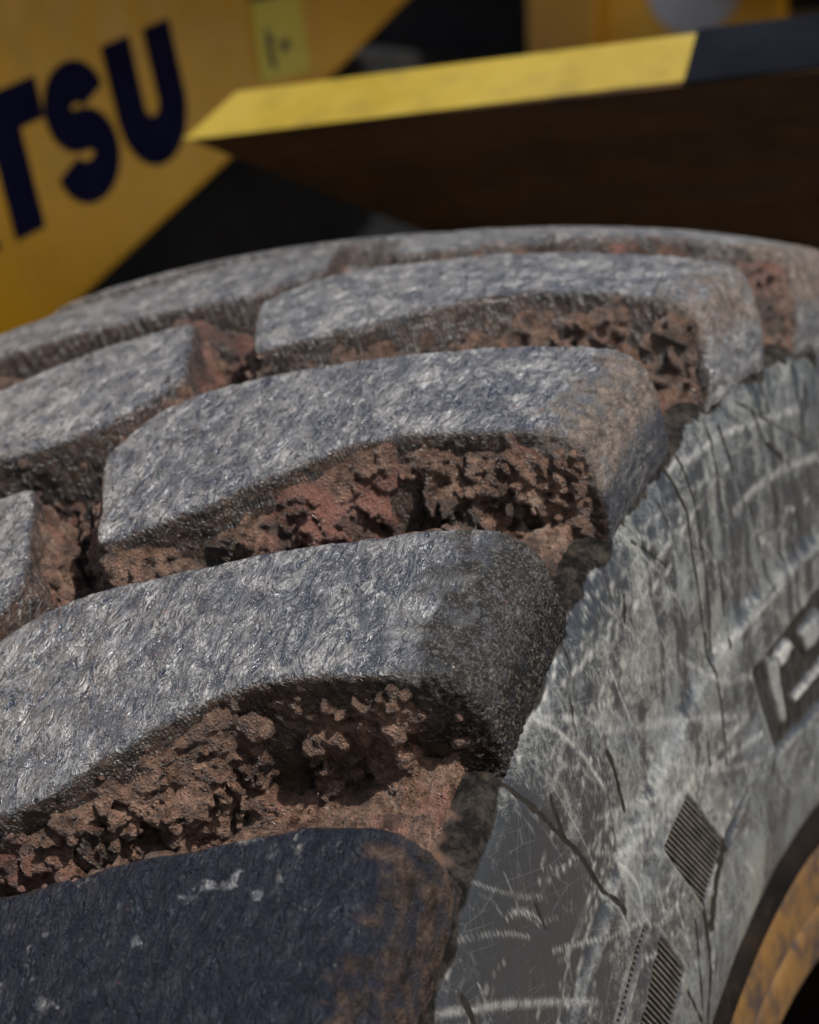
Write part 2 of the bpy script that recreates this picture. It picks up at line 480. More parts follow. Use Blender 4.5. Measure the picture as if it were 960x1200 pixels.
# marks on the sidewall, (width mm, strength, [(y, z)...])
MARKS = {
'light':[
  (1.6, 1, [(-0.403, 0.61), (-0.415, 0.593), (-0.433, 0.583), (-0.448, 0.577)]) ,
  (1.2, 0.8, [(-0.448, 0.577), (-0.465, 0.569), (-0.483, 0.565)]) ,
  (1.2, 0.7, [(-0.271, 0.644), (-0.341, 0.617), (-0.407, 0.591)]) ,
  (1.2, 0.8, [(-0.272, 0.631), (-0.353, 0.608), (-0.436, 0.582)]) ,
  (1, 0.5, [(-0.278, 0.65), (-0.347, 0.629)]) ,
  (1, 0.5, [(-0.298, 0.635), (-0.396, 0.602)]) ,
  (1.5, 0.6, [(-0.199, 0.67), (-0.26, 0.646)]) ,
  (3, 0.7, [(-0.488, 0.586), (-0.465, 0.584), (-0.44, 0.581), (-0.399, 0.573), (-0.374, 0.566)]) ,
  (2, 0.9, [(-0.44, 0.581), (-0.422, 0.572), (-0.401, 0.556), (-0.381, 0.535)]) ,
  (1.5, 0.5, [(-0.44, 0.581), (-0.458, 0.573), (-0.476, 0.569)]) ,
  (3.5, 0.6, [(-0.374, 0.563), (-0.325, 0.555), (-0.278, 0.55), (-0.199, 0.536)]) ,
  (2, 0.5, [(-0.311, 0.533), (-0.244, 0.515), (-0.177, 0.508)]) ,
  (2, 0.6, [(-0.289, 0.515), (-0.317, 0.532), (-0.327, 0.543)]) ,
  (2.4, 0.8, [(-0.289, 0.515), (-0.244, 0.519), (-0.175, 0.522)]) ,
  (2, 0.7, [(-0.289, 0.513), (-0.341, 0.52), (-0.395, 0.523)]) ,
  (2, 0.7, [(-0.289, 0.515), (-0.331, 0.509), (-0.382, 0.497), (-0.41, 0.485)]) ,
  (1.5, 0.6, [(-0.289, 0.513), (-0.349, 0.502), (-0.382, 0.501)]) ,
  (2, 0.7, [(-0.202, 0.534), (-0.282, 0.518), (-0.331, 0.504)]) ,
  (1.6, 0.6, [(-0.397, 0.507), (-0.333, 0.492), (-0.287, 0.48)]) ,
  (2, 0.6, [(-0.376, 0.5), (-0.357, 0.48), (-0.354, 0.462)]) ,
  (1.5, 0.6, [(-0.357, 0.463), (-0.402, 0.466), (-0.451, 0.474)]) ,
  (1.2, 0.5, [(-0.378, 0.49), (-0.41, 0.479), (-0.437, 0.468)]) ,
  (2, 0.5, [(-0.41, 0.485), (-0.432, 0.467), (-0.45, 0.439)]) ,
  (1.5, 0.6, [(-0.4, 0.483), (-0.417, 0.466), (-0.438, 0.435)]) ,
  (1.2, 0.5, [(-0.388, 0.477), (-0.413, 0.453), (-0.426, 0.432)]) ,
  (3, 0.55, [(-0.578, 0.479), (-0.531, 0.47), (-0.498, 0.463), (-0.462, 0.453), (-0.415, 0.44)]) ,
  (1.2, 0.5, [(-0.517, 0.518), (-0.528, 0.501), (-0.538, 0.486)]) ,
  (1.2, 0.6, [(-0.518, 0.582), (-0.507, 0.572)]) ,
  (2.5, 0.6, [(-0.274, 0.582), (-0.226, 0.56), (-0.171, 0.555)]) ,
  (2, 0.5, [(-0.407, 0.509), (-0.374, 0.519), (-0.318, 0.519)]) ,
  (3, 0.8, [(-0.256, 0.68), (-0.224, 0.684), (-0.183, 0.692), (-0.125, 0.695), (-0.054, 0.698)]) ,
  (4, 0.6, [(-0.181, 0.649), (-0.144, 0.659), (-0.09, 0.665), (-0.033, 0.667)]) ,
  (2, 0.5, [(-0.302, 0.653), (-0.252, 0.663), (-0.212, 0.671)]) ,
  (3, 0.5, [(-0.129, 0.598), (-0.089, 0.608), (-0.04, 0.615)]) ,
  (1.5, 0.5, [(-0.321, 0.594), (-0.366, 0.585), (-0.399, 0.57)]) ,
  (2, 0.4, [(-0.217, 0.629), (-0.283, 0.615), (-0.332, 0.596)]) ,
  (3, 0.7, [(-0.217, 0.578), (-0.167, 0.589), (-0.129, 0.598)]) ,
],
'dark':[
  (5, 1, [(-0.488, 0.573), (-0.475, 0.561)]) ,
  (3.2, 1, [(-0.485, 0.569), (-0.465, 0.551), (-0.439, 0.53), (-0.412, 0.509), (-0.389, 0.486), (-0.374, 0.472)]) ,
  (4, 0.9, [(-0.437, 0.543), (-0.432, 0.53), (-0.427, 0.521)]) ,
  (4, 0.95, [(-0.376, 0.555), (-0.369, 0.543), (-0.359, 0.519)]) ,
  (2, 0.8, [(-0.459, 0.638), (-0.436, 0.632)]) ,
  (4, 1, [(-0.39, 0.651), (-0.387, 0.634)]) ,
  (5, 1, [(-0.341, 0.662), (-0.339, 0.649)]) ,
  (3, 1, [(-0.42, 0.637), (-0.42, 0.621)]) ,
  (3, 0.9, [(-0.45, 0.616), (-0.444, 0.609)]) ,
  (3, 0.85, [(-0.314, 0.648), (-0.294, 0.638), (-0.272, 0.626)]) ,
  (4, 0.9, [(-0.542, 0.517), (-0.541, 0.505), (-0.539, 0.493)]) ,
  (4, 0.9, [(-0.531, 0.476), (-0.526, 0.463)]) ,
  (3, 0.7, [(-0.462, 0.499), (-0.454, 0.485)]) ,
  (3, 0.8, [(-0.197, 0.712), (-0.198, 0.679), (-0.197, 0.65)]) ,
  (3.2, 0.95, [(-0.262, 0.682), (-0.247, 0.656), (-0.245, 0.619), (-0.237, 0.581), (-0.23, 0.547), (-0.231, 0.516)]) ,
  (3, 0.9, [(-0.243, 0.687), (-0.233, 0.654), (-0.23, 0.617), (-0.229, 0.579)]) ,
  (3, 0.8, [(-0.255, 0.538), (-0.254, 0.519)]) ,
  (3.5, 0.8, [(-0.157, 0.651), (-0.144, 0.625), (-0.13, 0.593)]) ,
  (4, 0.7, [(-0.171, 0.676), (-0.163, 0.647)]) ,
  (3, 0.8, [(-0.196, 0.603), (-0.21, 0.576)]) ,
  (3, 0.7, [(-0.085, 0.515), (-0.084, 0.457)]) ,
  (4, 0.8, [(-0.211, 0.624), (-0.206, 0.595)]) ,
  (6, 0.8, [(-0.131, 0.702), (-0.119, 0.682), (-0.082, 0.666)]) ,
  (5, 0.7, [(-0.166, 0.714), (-0.117, 0.697), (-0.049, 0.676)]) ,
  (5, 0.8, [(-0.036, 0.711), (-0.036, 0.685)]) ,
  (5, 0.75, [(-0.182, 0.697), (-0.175, 0.667)]) ,
  (4, 0.7, [(-0.121, 0.662), (-0.109, 0.636)]) ,
  (4, 0.7, [(-0.083, 0.658), (-0.074, 0.627)]) ,
  (6, 0.95, [(-0.28, 0.45), (-0.274, 0.426), (-0.276, 0.385)]) ,
  (10, 1, [(-0.243, 0.477), (-0.258, 0.459), (-0.269, 0.439)]) ,
  (3.5, 0.9, [(-0.291, 0.445), (-0.289, 0.398)]) ,
  (3, 0.9, [(-0.307, 0.413), (-0.294, 0.395), (-0.283, 0.387)]) ,
  (3, 0.7, [(-0.265, 0.433), (-0.266, 0.401)]) ,
  (4, 0.8, [(-0.334, 0.623), (-0.339, 0.61)]) ,
  (2.5, 0.6, [(-0.389, 0.655), (-0.38, 0.648)]) ,
  (3, 0.6, [(-0.277, 0.664), (-0.262, 0.63)]) ,
  (4, 0.6, [(-0.094, 0.639), (-0.089, 0.608)]) ,
  (4, 0.6, [(-0.144, 0.6), (-0.157, 0.578)]) ,
  (4, 0.8, [(-0.158, 0.506), (-0.164, 0.497)]) ,
  (3, 0.6, [(-0.316, 0.629), (-0.328, 0.613)]) ,
],
'patch':[
  (14, 0.8, [(-0.351, 0.64)]) ,
  (18, 0.8, [(-0.371, 0.632), (-0.345, 0.624)]) ,
  (30, 0.6, [(-0.454, 0.521), (-0.439, 0.493), (-0.422, 0.468)]) ,
  (40, 0.65, [(-0.494, 0.496), (-0.461, 0.463)]) ,
  (18, 0.6, [(-0.523, 0.542)]) ,
  (16, 0.5, [(-0.394, 0.531)]) ,
  (20, 0.5, [(-0.398, 0.499), (-0.35, 0.443)]) ,
],
'poly_diamond1': [(-0.289, 0.513), (-0.246, 0.477), (-0.28, 0.45), (-0.325, 0.492)] ,
'poly_band1': [(-0.194, 0.505), (-0.21, 0.493), (-0.239, 0.472), (-0.249, 0.478)] ,
'poly_diamond2': [(-0.338, 0.452), (-0.309, 0.425), (-0.33, 0.404), (-0.343, 0.388), (-0.38, 0.4)] ,
'poly_strip2': [(-0.355, 0.463), (-0.351, 0.458), (-0.39, 0.421), (-0.408, 0.409), (-0.415, 0.412), (-0.398, 0.423)] ,
'poly_panel3': [(-0.185, 0.558), (-0.076, 0.585), (0.002, 0.602), (-0.007, 0.527), (-0.158, 0.506)] ,
'poly_bar3a': [(-0.144, 0.563), (-0.118, 0.567), (-0.111, 0.561), (-0.135, 0.552)] ,
'poly_bar3b': [(-0.122, 0.534), (-0.039, 0.551), (-0.04, 0.543), (-0.118, 0.528)] ,
'poly_bar3c': [(-0.162, 0.563), (-0.141, 0.56), (-0.137, 0.522), (-0.146, 0.521)] ,
'poly_bar3d': [(-0.102, 0.569), (-0.061, 0.576), (-0.046, 0.563), (-0.088, 0.554)] ,

}

def seg_paint(y, z, acc, pts, w, s, soft=.6, rng=None, op='max'):
    """paint a polyline of width w (m) into acc (per-vertex)"""
    pts = np.asarray(pts, float)
    for (ay, az), (by, bz) in zip(pts[:-1], pts[1:]):
        m = np.nonzero((y > min(ay, by) - 2 * w) & (y < max(ay, by) + 2 * w) & (z > min(az, bz) - 2 * w) & (z < max(az, bz) + 2 * w))[0]
        if len(m) == 0: continue
        ey, ez = by - ay, bz - az
        wy, wz = y[m] - ay, z[m] - az
        t = np.clip((wy * ey + wz * ez) / (ey * ey + ez * ez + 1e-12), 0, 1)
        d = np.hypot(wy - t * ey, wz - t * ez)
        v = s * (1 + .5 * perlin(np.stack([y[m], z[m], 0 * t], 1) / .006)) * (1 - sstep(w * .5 * (1 - soft), w * .5 * (1 + soft) + .0004, d))
        acc[m] = np.maximum(acc[m], v)

def carcass_sector(t0, t1, dth, step, painted):
    P = np.concatenate([resample(SEC, step)])
    left = P[::-1][1:].copy(); left[:, 0] = 2 * MID - left[:, 0]
    if painted:
        # fine on the outer sidewall, coarser across the floor
        fine = resample(SEC, .0009)
        cut = np.argmax(fine[:, 1] > .7400)
        coarse = fine[cut:][::3]
        lc = resample(SEC, .012)[::-1][1:].copy(); lc[:, 0] = 2 * MID - lc[:, 0]
        P = np.concatenate([fine[:cut], coarse, lc])
    else:
        P = np.concatenate([P, left])
    n = int(round((t1 - t0) / dth)) + 1
    th = np.linspace(t0, t1, n)
    X = np.repeat(P[:, 0][:, None], n, 1); RR = np.repeat(P[:, 1][:, None], n, 1); TH = np.repeat(th[None], len(P), 0)
    x, r, t = X.ravel(), RR.ravel(), TH.ravel()
    y, z = r * np.sin(t), r * np.cos(t)
    N = len(x)
    A = {k: np.zeros(N) for k in ('scratch', 'wet', 'patch', 'floor', 'inner', 'damp')}
    isf = (r > .7405) | (x < .25)
    A['floor'] = (1 - sstep(.2590, .2670, x + .004 * np.sin(t * 61 + 1) + .003 * np.sin(t * 173) + .002 * np.sin(t * 411))) * (r > .7)
    A['inner'] = 1 - sstep(.612, .622, r)
    A['wet'] = .9 * (1 - sstep(.4585, .4635, r))
    if painted:
        rng = np.random.default_rng(5)
        sd = x > .262
        Y, Z = np.where(sd, y, 99), np.where(sd, z, 99)
        dx = np.zeros(N)
        for w, s, pts in MARKS['light']: seg_paint(Y, Z, A['scratch'], pts, w * .001 * .9, s * .9, .8)
        for w, s, pts in MARKS['dark']: seg_paint(Y, Z, A['wet'], pts, w * .001 * .95, s * .8, .85)
        for w, s, pts in MARKS['patch']:
            for a in pts: 
                d = np.hypot(Y - a[0], Z - a[1]); A['patch'] = np.maximum(A['patch'], s * np.exp(-(d / (w * .001)) ** 2))
        A['scratch'] = np.maximum(A['scratch'], np.where(sd, .30 * np.exp(-((r - .6165) / .0016) ** 2), 0))
        A['patch'] = np.maximum(A['patch'], np.where(sd, .26 * sstep(-.62, -.85, t) * sstep(.5, .56, r), 0))
        # web of fine scuffs, thicker round the moulded mark
        for i in range(950):
            if i < 360: c = np.array((-.30, .50)) + rng.normal(0, .045, 2)
            elif i < 560: c = np.array((-.40, .60)) + rng.normal(0, .05, 2)
            else:
                tt = rng.uniform(-1.1, .05); r_ = rng.uniform(.47, .72); c = np.array((r_ * math.sin(tt), r_ * math.cos(tt)))
            ln = rng.gamma(2.0, .014); an = rng.choice([.45, .7, 1.1, 2.2, 2.8, 0.1]) + rng.normal(0, .25)
            d = np.array((math.cos(an), math.sin(an))) * ln / 2; bend = rng.normal(0, .12) * ln
            nrm = np.array((-d[1], d[0])) / (ln / 2 + 1e-9)
            pts = [c - d, c + nrm * bend * .7 - d * .4, c + nrm * bend * .7 + d * .4, c + d]
            seg_paint(Y, Z, A['scratch'], pts, rng.uniform(.0004, .0010), rng.uniform(.1, .42) if rng.random() < .88 else .7)
        # drips that ran down from the lugs
        for i in range(46):
            tt = rng.uniform(-.62, .12) if i < 38 else rng.uniform(-1.0, .1)
            r_ = rng.uniform(.715, .735) if i < 42 else rng.uniform(.52, .70)
            yy, zz = r_ * math.sin(tt), r_ * math.cos(tt)
            ln = rng.gamma(2.0, .014); pts = [(yy, zz)]
            for q in range(4):
                yy += rng.normal(0, .0009) - .0006; zz -= ln / 4; pts.append((yy, zz))
            seg_paint(Y, Z, A['wet'], pts, rng.uniform(.0012, .0040), rng.uniform(.15, .62), .9)
        for i in range(70):
            tt = rng.uniform(-.68, .15); r_ = rng.uniform(.64, .735); yy, zz = r_ * math.sin(tt), r_ * math.cos(tt); ln = rng.gamma(2.0, .022)
            seg_paint(Y, Z, A['patch'], [(yy, zz), (yy - .001, zz - ln * .5), (yy - .002, zz - ln)], rng.uniform(.004, .011), rng.uniform(.2, .6), 1.0)
        # damp rim below the tread with a ragged lower edge
        arc = t * .73
        q = np.stack([arc / .0075, np.full(N, .3), np.zeros(N)], 1)
        m = (r > .69) & sd
        drip = np.zeros(N); lively = (.10 + .9 * sstep(-.72, -.45, t))[m]
        drip[m] = .006 * fbm(np.stack([arc[m] / .03, r[m] / .2, 0 * r[m]], 1), 2) + lively * .008 * np.clip(fbm(np.stack([arc[m] / .014, r[m] / .05, 0 * r[m] + 3], 1), 2), 0, 1) + lively * .0016 * fbm(np.stack([arc[m] / .0035, r[m] / .004, 0 * r[m] + 9], 1), 2)
        ph = ((t - TH0) * R0 + .048 + DT * R0 / 2) % (DT * R0) - DT * R0 / 2          # 0 in the middle of a lug
        lugend = 1 - sstep(.052, .062, np.abs(ph))
        edge = .7300 - .0020 * lugend - 1.3 * drip
        A['damp'] = sstep(-.003, .003, r - edge) * m
        # moulded marks: sunk panels with a worn bright border, raised bars
        for key, depth in (('poly_diamond1', -.0022), ('poly_band1', -.0018), ('poly_diamond2', -.0016), ('poly_strip2', -.0014), ('poly_panel3', -.0022)):
            poly = np.array(MARKS[key]); lo, hi = poly.min(0) - .006, poly.max(0) + .006
            m = np.nonzero((Y > lo[0]) & (Y < hi[0]) & (Z > lo[1]) & (Z < hi[1]))[0]
            d = poly_sdf(Y[m], Z[m], poly)
            dx[m] += depth * (1 - sstep(-.0016, 0, d)) + .0012 * np.exp(-((d - .0014) / .0012) ** 2)
            A['patch'][m] = np.maximum(A['patch'][m], 1.0 * (1 - sstep(-.002, 0, d)))
            A['scratch'][m] = np.where(d < -.0003, A['scratch'][m] * .25, A['scratch'][m])
            A['scratch'][m] = np.maximum(A['scratch'][m], .38 * np.exp(-((d - .0012) / .0011) ** 2))
            A['wet'][m] = np.maximum(A['wet'][m], (.44 if key != 'poly_panel3' else .56) * (1 - sstep(-.003, -.0005, d)))
        for key in ('poly_bar3a', 'poly_bar3b', 'poly_bar3c', 'poly_bar3d'):
            poly = np.array(MARKS[key]); lo, hi = poly.min(0) - .006, poly.max(0) + .006
            m = np.nonzero((Y > lo[0]) & (Y < hi[0]) & (Z > lo[1]) & (Z < hi[1]))[0]
            d = poly_sdf(Y[m], Z[m], poly); q = 1 - sstep(-.001, .0006, d)
            dx[m] += .0032 * q
            A['wet'][m] *= 1 - q; A['patch'][m] *= 1 - q; A['scratch'][m] = np.maximum(A['scratch'][m], (.75 if key in ('poly_bar3a', 'poly_bar3b') else .25) * q)
        # the cut that runs down from the shoulder is a real slit
        dx -= .0007 * np.where(sd, A['wet'], 0) * (r < .715)
        dx += .0010 * np.where(sd, fbm(np.stack([y, z, x], 1) / .03, 3), 0)
        x = x + dx
    fl = A['floor'] > .5
    m, k = len(P), n
    i, j = np.meshgrid(np.arange(m - 1), np.arange(k - 1), indexing='ij')
    a = (i * k + j).ravel()
    F = np.stack([a, a + 1, a + k + 1, a + k], 1)
    return np.stack([x, y, z], 1), F, A

PA, FA, AA = carcass_sector(-1.36, .22, .00155, .006, True)
PB, FB, AB = carcass_sector(.22, 2 * math.pi - 1.36, .03, .008, False)
V = np.concatenate([PA, PB]); F = np.concatenate([FA, FB + len(PA)])
attrs = {k: np.concatenate([AA[k], AB[k]]) for k in AA}
attrs['loc'] = V
tyre = mesh_np('tyre', V, F, M_SIDE, attrs=attrs)
tyre.parent = wheel; tyre.matrix_parent_inverse = wheel_inv

# ribs moulded into the sunk panels
def ribs(name, poly, ang, pitch, width, height, mat):
    poly = np.array(poly); c = poly.mean(0)
    e = np.array((math.cos(ang), math.sin(ang))); n = np.array((-e[1], e[0]))
    vs, fs = [], []
    rel = poly - c
    lo, hi = (rel @ n).min(), (rel @ n).max()
    q = lo + pitch
    while q < hi - pitch * .5:
        # clip the line to the polygon
        t = np.linspace(-.12, .12, 600); L = c + t[:, None] * e + q * n
        ins = poly_sdf(L[:, 0], L[:, 1], poly) < -.0012
        if ins.sum() > 6:
            ta, tb = t[ins].min(), t[ins].max()
            tt = np.linspace(ta, tb, 8); b = len(vs)
            for u in tt:
                for off, h in ((-width / 2, -.003), (-width * .3, height), (width * .3, height), (width / 2, -.003)):
                    y, z = c + u * e + (q + off) * n
                    vs.append((side_x(math.hypot(y, z)) - .0016 + h, y, z))
            for s in range(7):
                for k in range(3): fs.append((b + s * 4 + k, b + s * 4 + k + 1, b + s * 4 + 5 + k, b + s * 4 + 4 + k))
        q += pitch
    o = mesh_np(name, vs, fs, mat, tyre, smooth=False); return o
M_RIB = mat_paint('moulded_rib_rubber', (.026, .024, .022), (.075, .069, .060), .6, 70, dirt=(.02, .018, .016), dirt_amt=.8)
ribs('moulded_ribs', MARKS['poly_diamond1'], 2.52, .0030, .0017, .0013, M_RIB)
ribs('moulded_ribs', MARKS['poly_diamond2'], 2.45, .0031, .0017, .0013, M_RIB)
ribs('moulded_ribs', MARKS['poly_strip2'], 2.50, .0031, .0017, .0013, M_RIB)

# ---- tread lugs: each a solid carved from its outline and the tyre's section
OUT = np.array([(.0660, -.2085), (.0645, -.203), (.0700, -.2125), (.078, -.2085)][2:] + [(.092, -.200), (.118, -.182), (.140, -.159), (.158, -.141), (.175, -.126), (.195, -.114), (.235, -.102),
                (.265, -.094), (.283, -.089), (.36, -.086), (.36, .006), (.283, .003), (.262, .001), (.24, -.005), (.20, -.021), (.16, -.037),
                (.12, -.054), (.083, -.069), (.060, -.083), (.046, -.100), (.037, -.122), (.034, -.140), (.040, -.155), (.0625, -.203), (.0655, -.2095)])
cx = np.linspace(-.06, .266, 32)
ENV = np.concatenate([np.stack([cx, crown(cx)], 1), [(.2725, .7925), (.2775, .7870), (.2805, .7785), (.2820, .7670), (.2828, .7530), (.2828, .742), (.2812, .734), (.276, .725), (.262, .70), (-.06, .70)]])

def lug_fields(h, seed, big):
    """node axes and the solid's field in lug coordinates (x across, s round the tyre, r out)"""
    x = np.arange(.012, .302, h); s = np.arange(-.245, .040, h); r = np.arange(.722, .828, h)
    rng = np.random.default_rng(seed)
    D2 = poly_sdf(x[:, None].astype(np.float32), s[None].astype(np.float32), OUT)
    w = grid_noise((len(x), len(s), 2), (.03 / h, .03 / h, 2), rng)[..., 0]
    w2 = grid_noise((len(x), len(s), 2), (.010 / h, .010 / h, 2), rng)[..., 0]
    D2 = D2 + big * (.0014 * w + .0009 * w2)
    Pf = poly_sdf(x[:, None].astype(np.float32), r[None].astype(np.float32), ENV)
    topr = np.where(x < .268, crown(x), .7945)
    depth = np.clip(topr[:, None] - r[None], 0, None)
    wall = D2[:, :, None] - (.10 * depth + 2.2 * np.clip(depth - .055, 0, None) ** 2 * 10)[:, None, :]
    return x, s, r, D2, wall, Pf, depth, rng

LUGCFG = {  # film with shade or sheen put in, coat start x, coat amount, grit
 (0, 'R'): (.02, .240, .85, .0), (1, 'R'): (.54, .262, .35, .8), (2, 'R'): (.56, .232, .72, .12), (3, 'R'): (.68, .232, .66, .0),
 (4, 'R'): (.68, .22, .8, .0)}

def place(P, k, row):
    x, s, r = P[:, 0], P[:, 1], P[:, 2]
    if row == 'L': x, s = 2 * MID - x, -s - .38
    t = TH0 + DT * k + s / R0
    return np.stack([x, r * np.sin(t), r * np.cos(t)], 1)

def make_lug(k, row, h, seed, detail=True):
    x, s, r, D2, wall, Pf, depth, rng = lug_fields(h, seed, 1.0 if detail else .4)
    if detail:   # chipped, uneven walls
        wall = wall + .0022 * grid_noise(wall.shape, (.014 / h, .014 / h, .014 / h), rng) * sstep(.003, .02, depth)[:, None, :]
    Fd = smax(wall, np.broadcast_to(Pf[:, None, :], wall.shape), .0042)
    Vi, Q = surface_nets(Fd)
    P = np.stack([x[0] + Vi[:, 0] * h, s[0] + Vi[:, 1] * h, r[0] + Vi[:, 2] * h], 1)
    ii = np.clip(np.round(Vi).astype(int), 0, np.array(Fd.shape) - 1)
    wv = wall[ii[:, 0], ii[:, 1], ii[:, 2]]
    pv = Pf[ii[:, 0], ii[:, 2]]
    film, c0, camt, gr = LUGCFG.get((k, row), (.60, .235, .7, .0))
    top = sstep(-.0055, -.0015, pv - wv * .6 - .0005) * sstep(-.001, -.006, -(-wv))
    top = sstep(-.0006, .0022, -wv) * np.ones(len(P))
    coat = np.zeros(len(P)); grit = np.zeros(len(P))
    off = np.array([k * 1.37, k * .71 + (3.1 if row == 'L' else 0), 0])
    if detail:
        nz = fbm((P + off) / .012, 3)
        coat = camt * sstep(c0, c0 + (.07 if k < 1 else .055), P[:, 0] + .030 * nz) * (1 if k < 1 else sstep(.748, .772, P[:, 2] + .008 * nz))
        grit = gr * sstep(.236, .272, P[:, 0] + .030 * nz) * (1 - .6 * sstep(.287, .293, P[:, 0]))
        if gr > .5: grit = np.maximum(grit, .55 * sstep(-.003, .006, wv + .004 * nz) * sstep(.10, .2, P[:, 0]) * top)
        N = vert_normals(P, Q)
        # worn face: shallow undulation, pits and cracks
        d = .0007 * fbm((P + off) / .02, 3)
        q = (P + off) * np.array((1, .5, 1))
        rid = 1 - np.abs(perlin(q / .009)); d -= .0007 * sstep(.86, 1.0, rid) * top
        d += .0003 * fbm(q / .0035, 2) * top
        d += grit * .0022 * np.abs(fbm((P + off) / .0055, 3)) * 2
        d += coat * .0007 * np.abs(fbm((P + off) / .006, 2)) * 2
        d += (1 - top) * .0012 * fbm((P + off) / .006, 3)
        if gr > .5:  # small gouges
            for gx, gs, gl, ga in ((.215, -.055, .010, .3), (.182, -.055, .016, 1.35), (.172, -.060, .013, 1.85), (.205, -.038, .006, .5)):
                e = (math.cos(ga), math.sin(ga)); u = (P[:, 0] - gx) * e[0] + (P[:, 1] - gs) * e[1]; v = -(P[:, 0] - gx) * e[1] + (P[:, 1] - gs) * e[0]
                d -= .0016 * np.exp(-(u / gl) ** 4 - (v / .0011) ** 2) * top
        P = P + N * d[:, None]
    flm = np.full(len(P), film) - .22 * (1 - sstep(.752, .782, P[:, 2]))
    if (k, row) == (0, 'R'):
        for gx, gs, gr_, ga in ((.222, -.030, .010, .22), (.229, -.047, .010, .22), (.205, -.055, .016, .18), (.12, -.11, .03, .28), (.215, -.018, .012, .2), (.16, -.06, .03, .15)):
            flm += ga * np.exp(-((P[:, 0] - gx) ** 2 + (P[:, 1] - gs) ** 2) / (2.2 * gr_) ** 2) * np.clip(.25 + 2.2 * fbm(P / .011 + 5, 4), 0, 1.3)
    W = place(P, k, row)
    o = mesh_np('tread_lug', W, Q, M_RUB, attrs={'loc': P + off, 'top': top, 'coat': coat, 'grit': grit, 'film': flm, 'coatd': np.full(len(P), 1.0 if k < 2 else .0)})
    o.parent = tyre
    return o

# mud: (bare zones as x0,x1,depth0,depth1)
BARE = {(1, 'R'): [(.182, .196, .030, .060), (.248, .260, .036, .054), (.13, .145, .045, .07)], (2, 'R'): [(.185, .197, .03, .06), (.236, .250, .040, .06)], (3, 'R'): []}
def make_mud(k, row, h, seed, amp=1.0):
    x, s, r, D2, wall, Pf, depth, rng = lug_fields(h, seed, 1.0)
    sh = wall.shape
    solid = smax(wall, np.broadcast_to(Pf[:, None, :], sh), .0042)
    n1 = np.abs(grid_noise(sh, (.013 / h,) * 3, rng)); n2 = np.abs(grid_noise(sh, (.0062 / h,) * 3, rng)); n3 = np.abs(grid_noise(sh, (.0032 / h,) * 3, rng))
    pt = grid_noise(sh, (.034 / h,) * 3, rng)
    n4 = np.abs(grid_noise(sh, (.0022 / h * 1.6,) * 3, rng))
    lump = .0072 * n1 + .0062 * n2 + .0050 * n3 + .0026 * n4
    pt2 = grid_noise(sh, (.022 / h,) * 3, rng)
    T = ((1.15 + .75 * pt2) * lump - .0029 + .0046 * pt) * amp
    dz = depth[:, None, :]
    T = T - .011 * (1 - sstep(.002, .024, dz + .006 * pt + .004 * n1))
    X = x[:, None, None]
    T = T * (.6 + .75 * sstep(.012, .055, dz))
    fl_ = sstep(.244, .262, X + .008 * pt); T = T * (1 - fl_) + fl_ * (-.0010 + .0045 * n3 + .0030 * n2 + .0025 * pt - .006 * (1 - sstep(.002, .014, dz)) - .006 * sstep(.272, .282, X))
    if row == 'L': T = T - .002
    for x0, x1, d0, d1 in BARE.get((k, row), []):
        m = sstep(x0 - .004, x0 + .003, X + .006 * pt) * (1 - sstep(x1 - .003, x1 + .004, X + .006 * pt)) * sstep(d0 - .003, d0 + .003, dz + .004 * pt) * (1 - sstep(d1, d1 + .01, dz))
        T = T - .0115 * m
    floor = np.interp(x, SECF[::-1][:, 0], SECF[::-1][:, 1])
    Mf = (r[None, :] - floor[:, None])[:, None, :] - (.004 + .006 * n1 + .003 * n2 + .008 * pt * amp) + .010 * sstep(.268, .280, X)
    Mw = solid - T
    M = smin(Mw, np.broadcast_to(Mf, sh), .006)
    M = np.maximum(M, D2[:, :, None] - .048 - .006 * pt)          # stay by this lug
    M = np.maximum(M, np.broadcast_to(Pf[:, None, :], sh) + .001)  # nothing outside the tyre's outline
    M = np.maximum(M, -(D2[:, :, None] + .012))
    Vi, Q = surface_nets(M.astype(np.float32))
    ii = np.clip(np.round(Vi).astype(int), 0, np.array(sh) - 1)
    g = lambda A: A[ii[:, 0], ii[:, 1], ii[:, 2]]
    P = np.stack([x[0] + Vi[:, 0] * h, s[0] + Vi[:, 1] * h, r[0] + Vi[:, 2] * h], 1)
    sv = g(solid); mv = P[:, 2] - np.interp(P[:, 0], SECF[::-1][:, 0], SECF[::-1][:, 1])
    bury = (sv < -.0006) | (mv < -.0006) | (ii[:, 2] <= 1)
    Q = Q[~bury[Q].all(1)]
    used = np.unique(Q); re = np.full(len(P), -1); re[used] = np.arange(len(used)); Q = re[Q]; P = P[used]
    thin = 1 - sstep(.0005, .004, np.minimum(sv, mv)[used])
    off = np.array([k * 1.37 + .5, k * .71 + (3.1 if row == 'L' else 0), .3])
    N = vert_normals(P, Q)
    d = .0018 * np.abs(fbm((P + off) / .0042, 2)) + .0008 * fbm((P + off) / .0022, 2)
    P = P + N * (d * (1 - .8 * thin))[:, None]
    o = mesh_np('mud', place(P, k, row), Q, M_MUD, attrs={'loc': P + off, 'thin': thin})
    o.parent = tyre
    tag(o, kind='stuff')
    return o

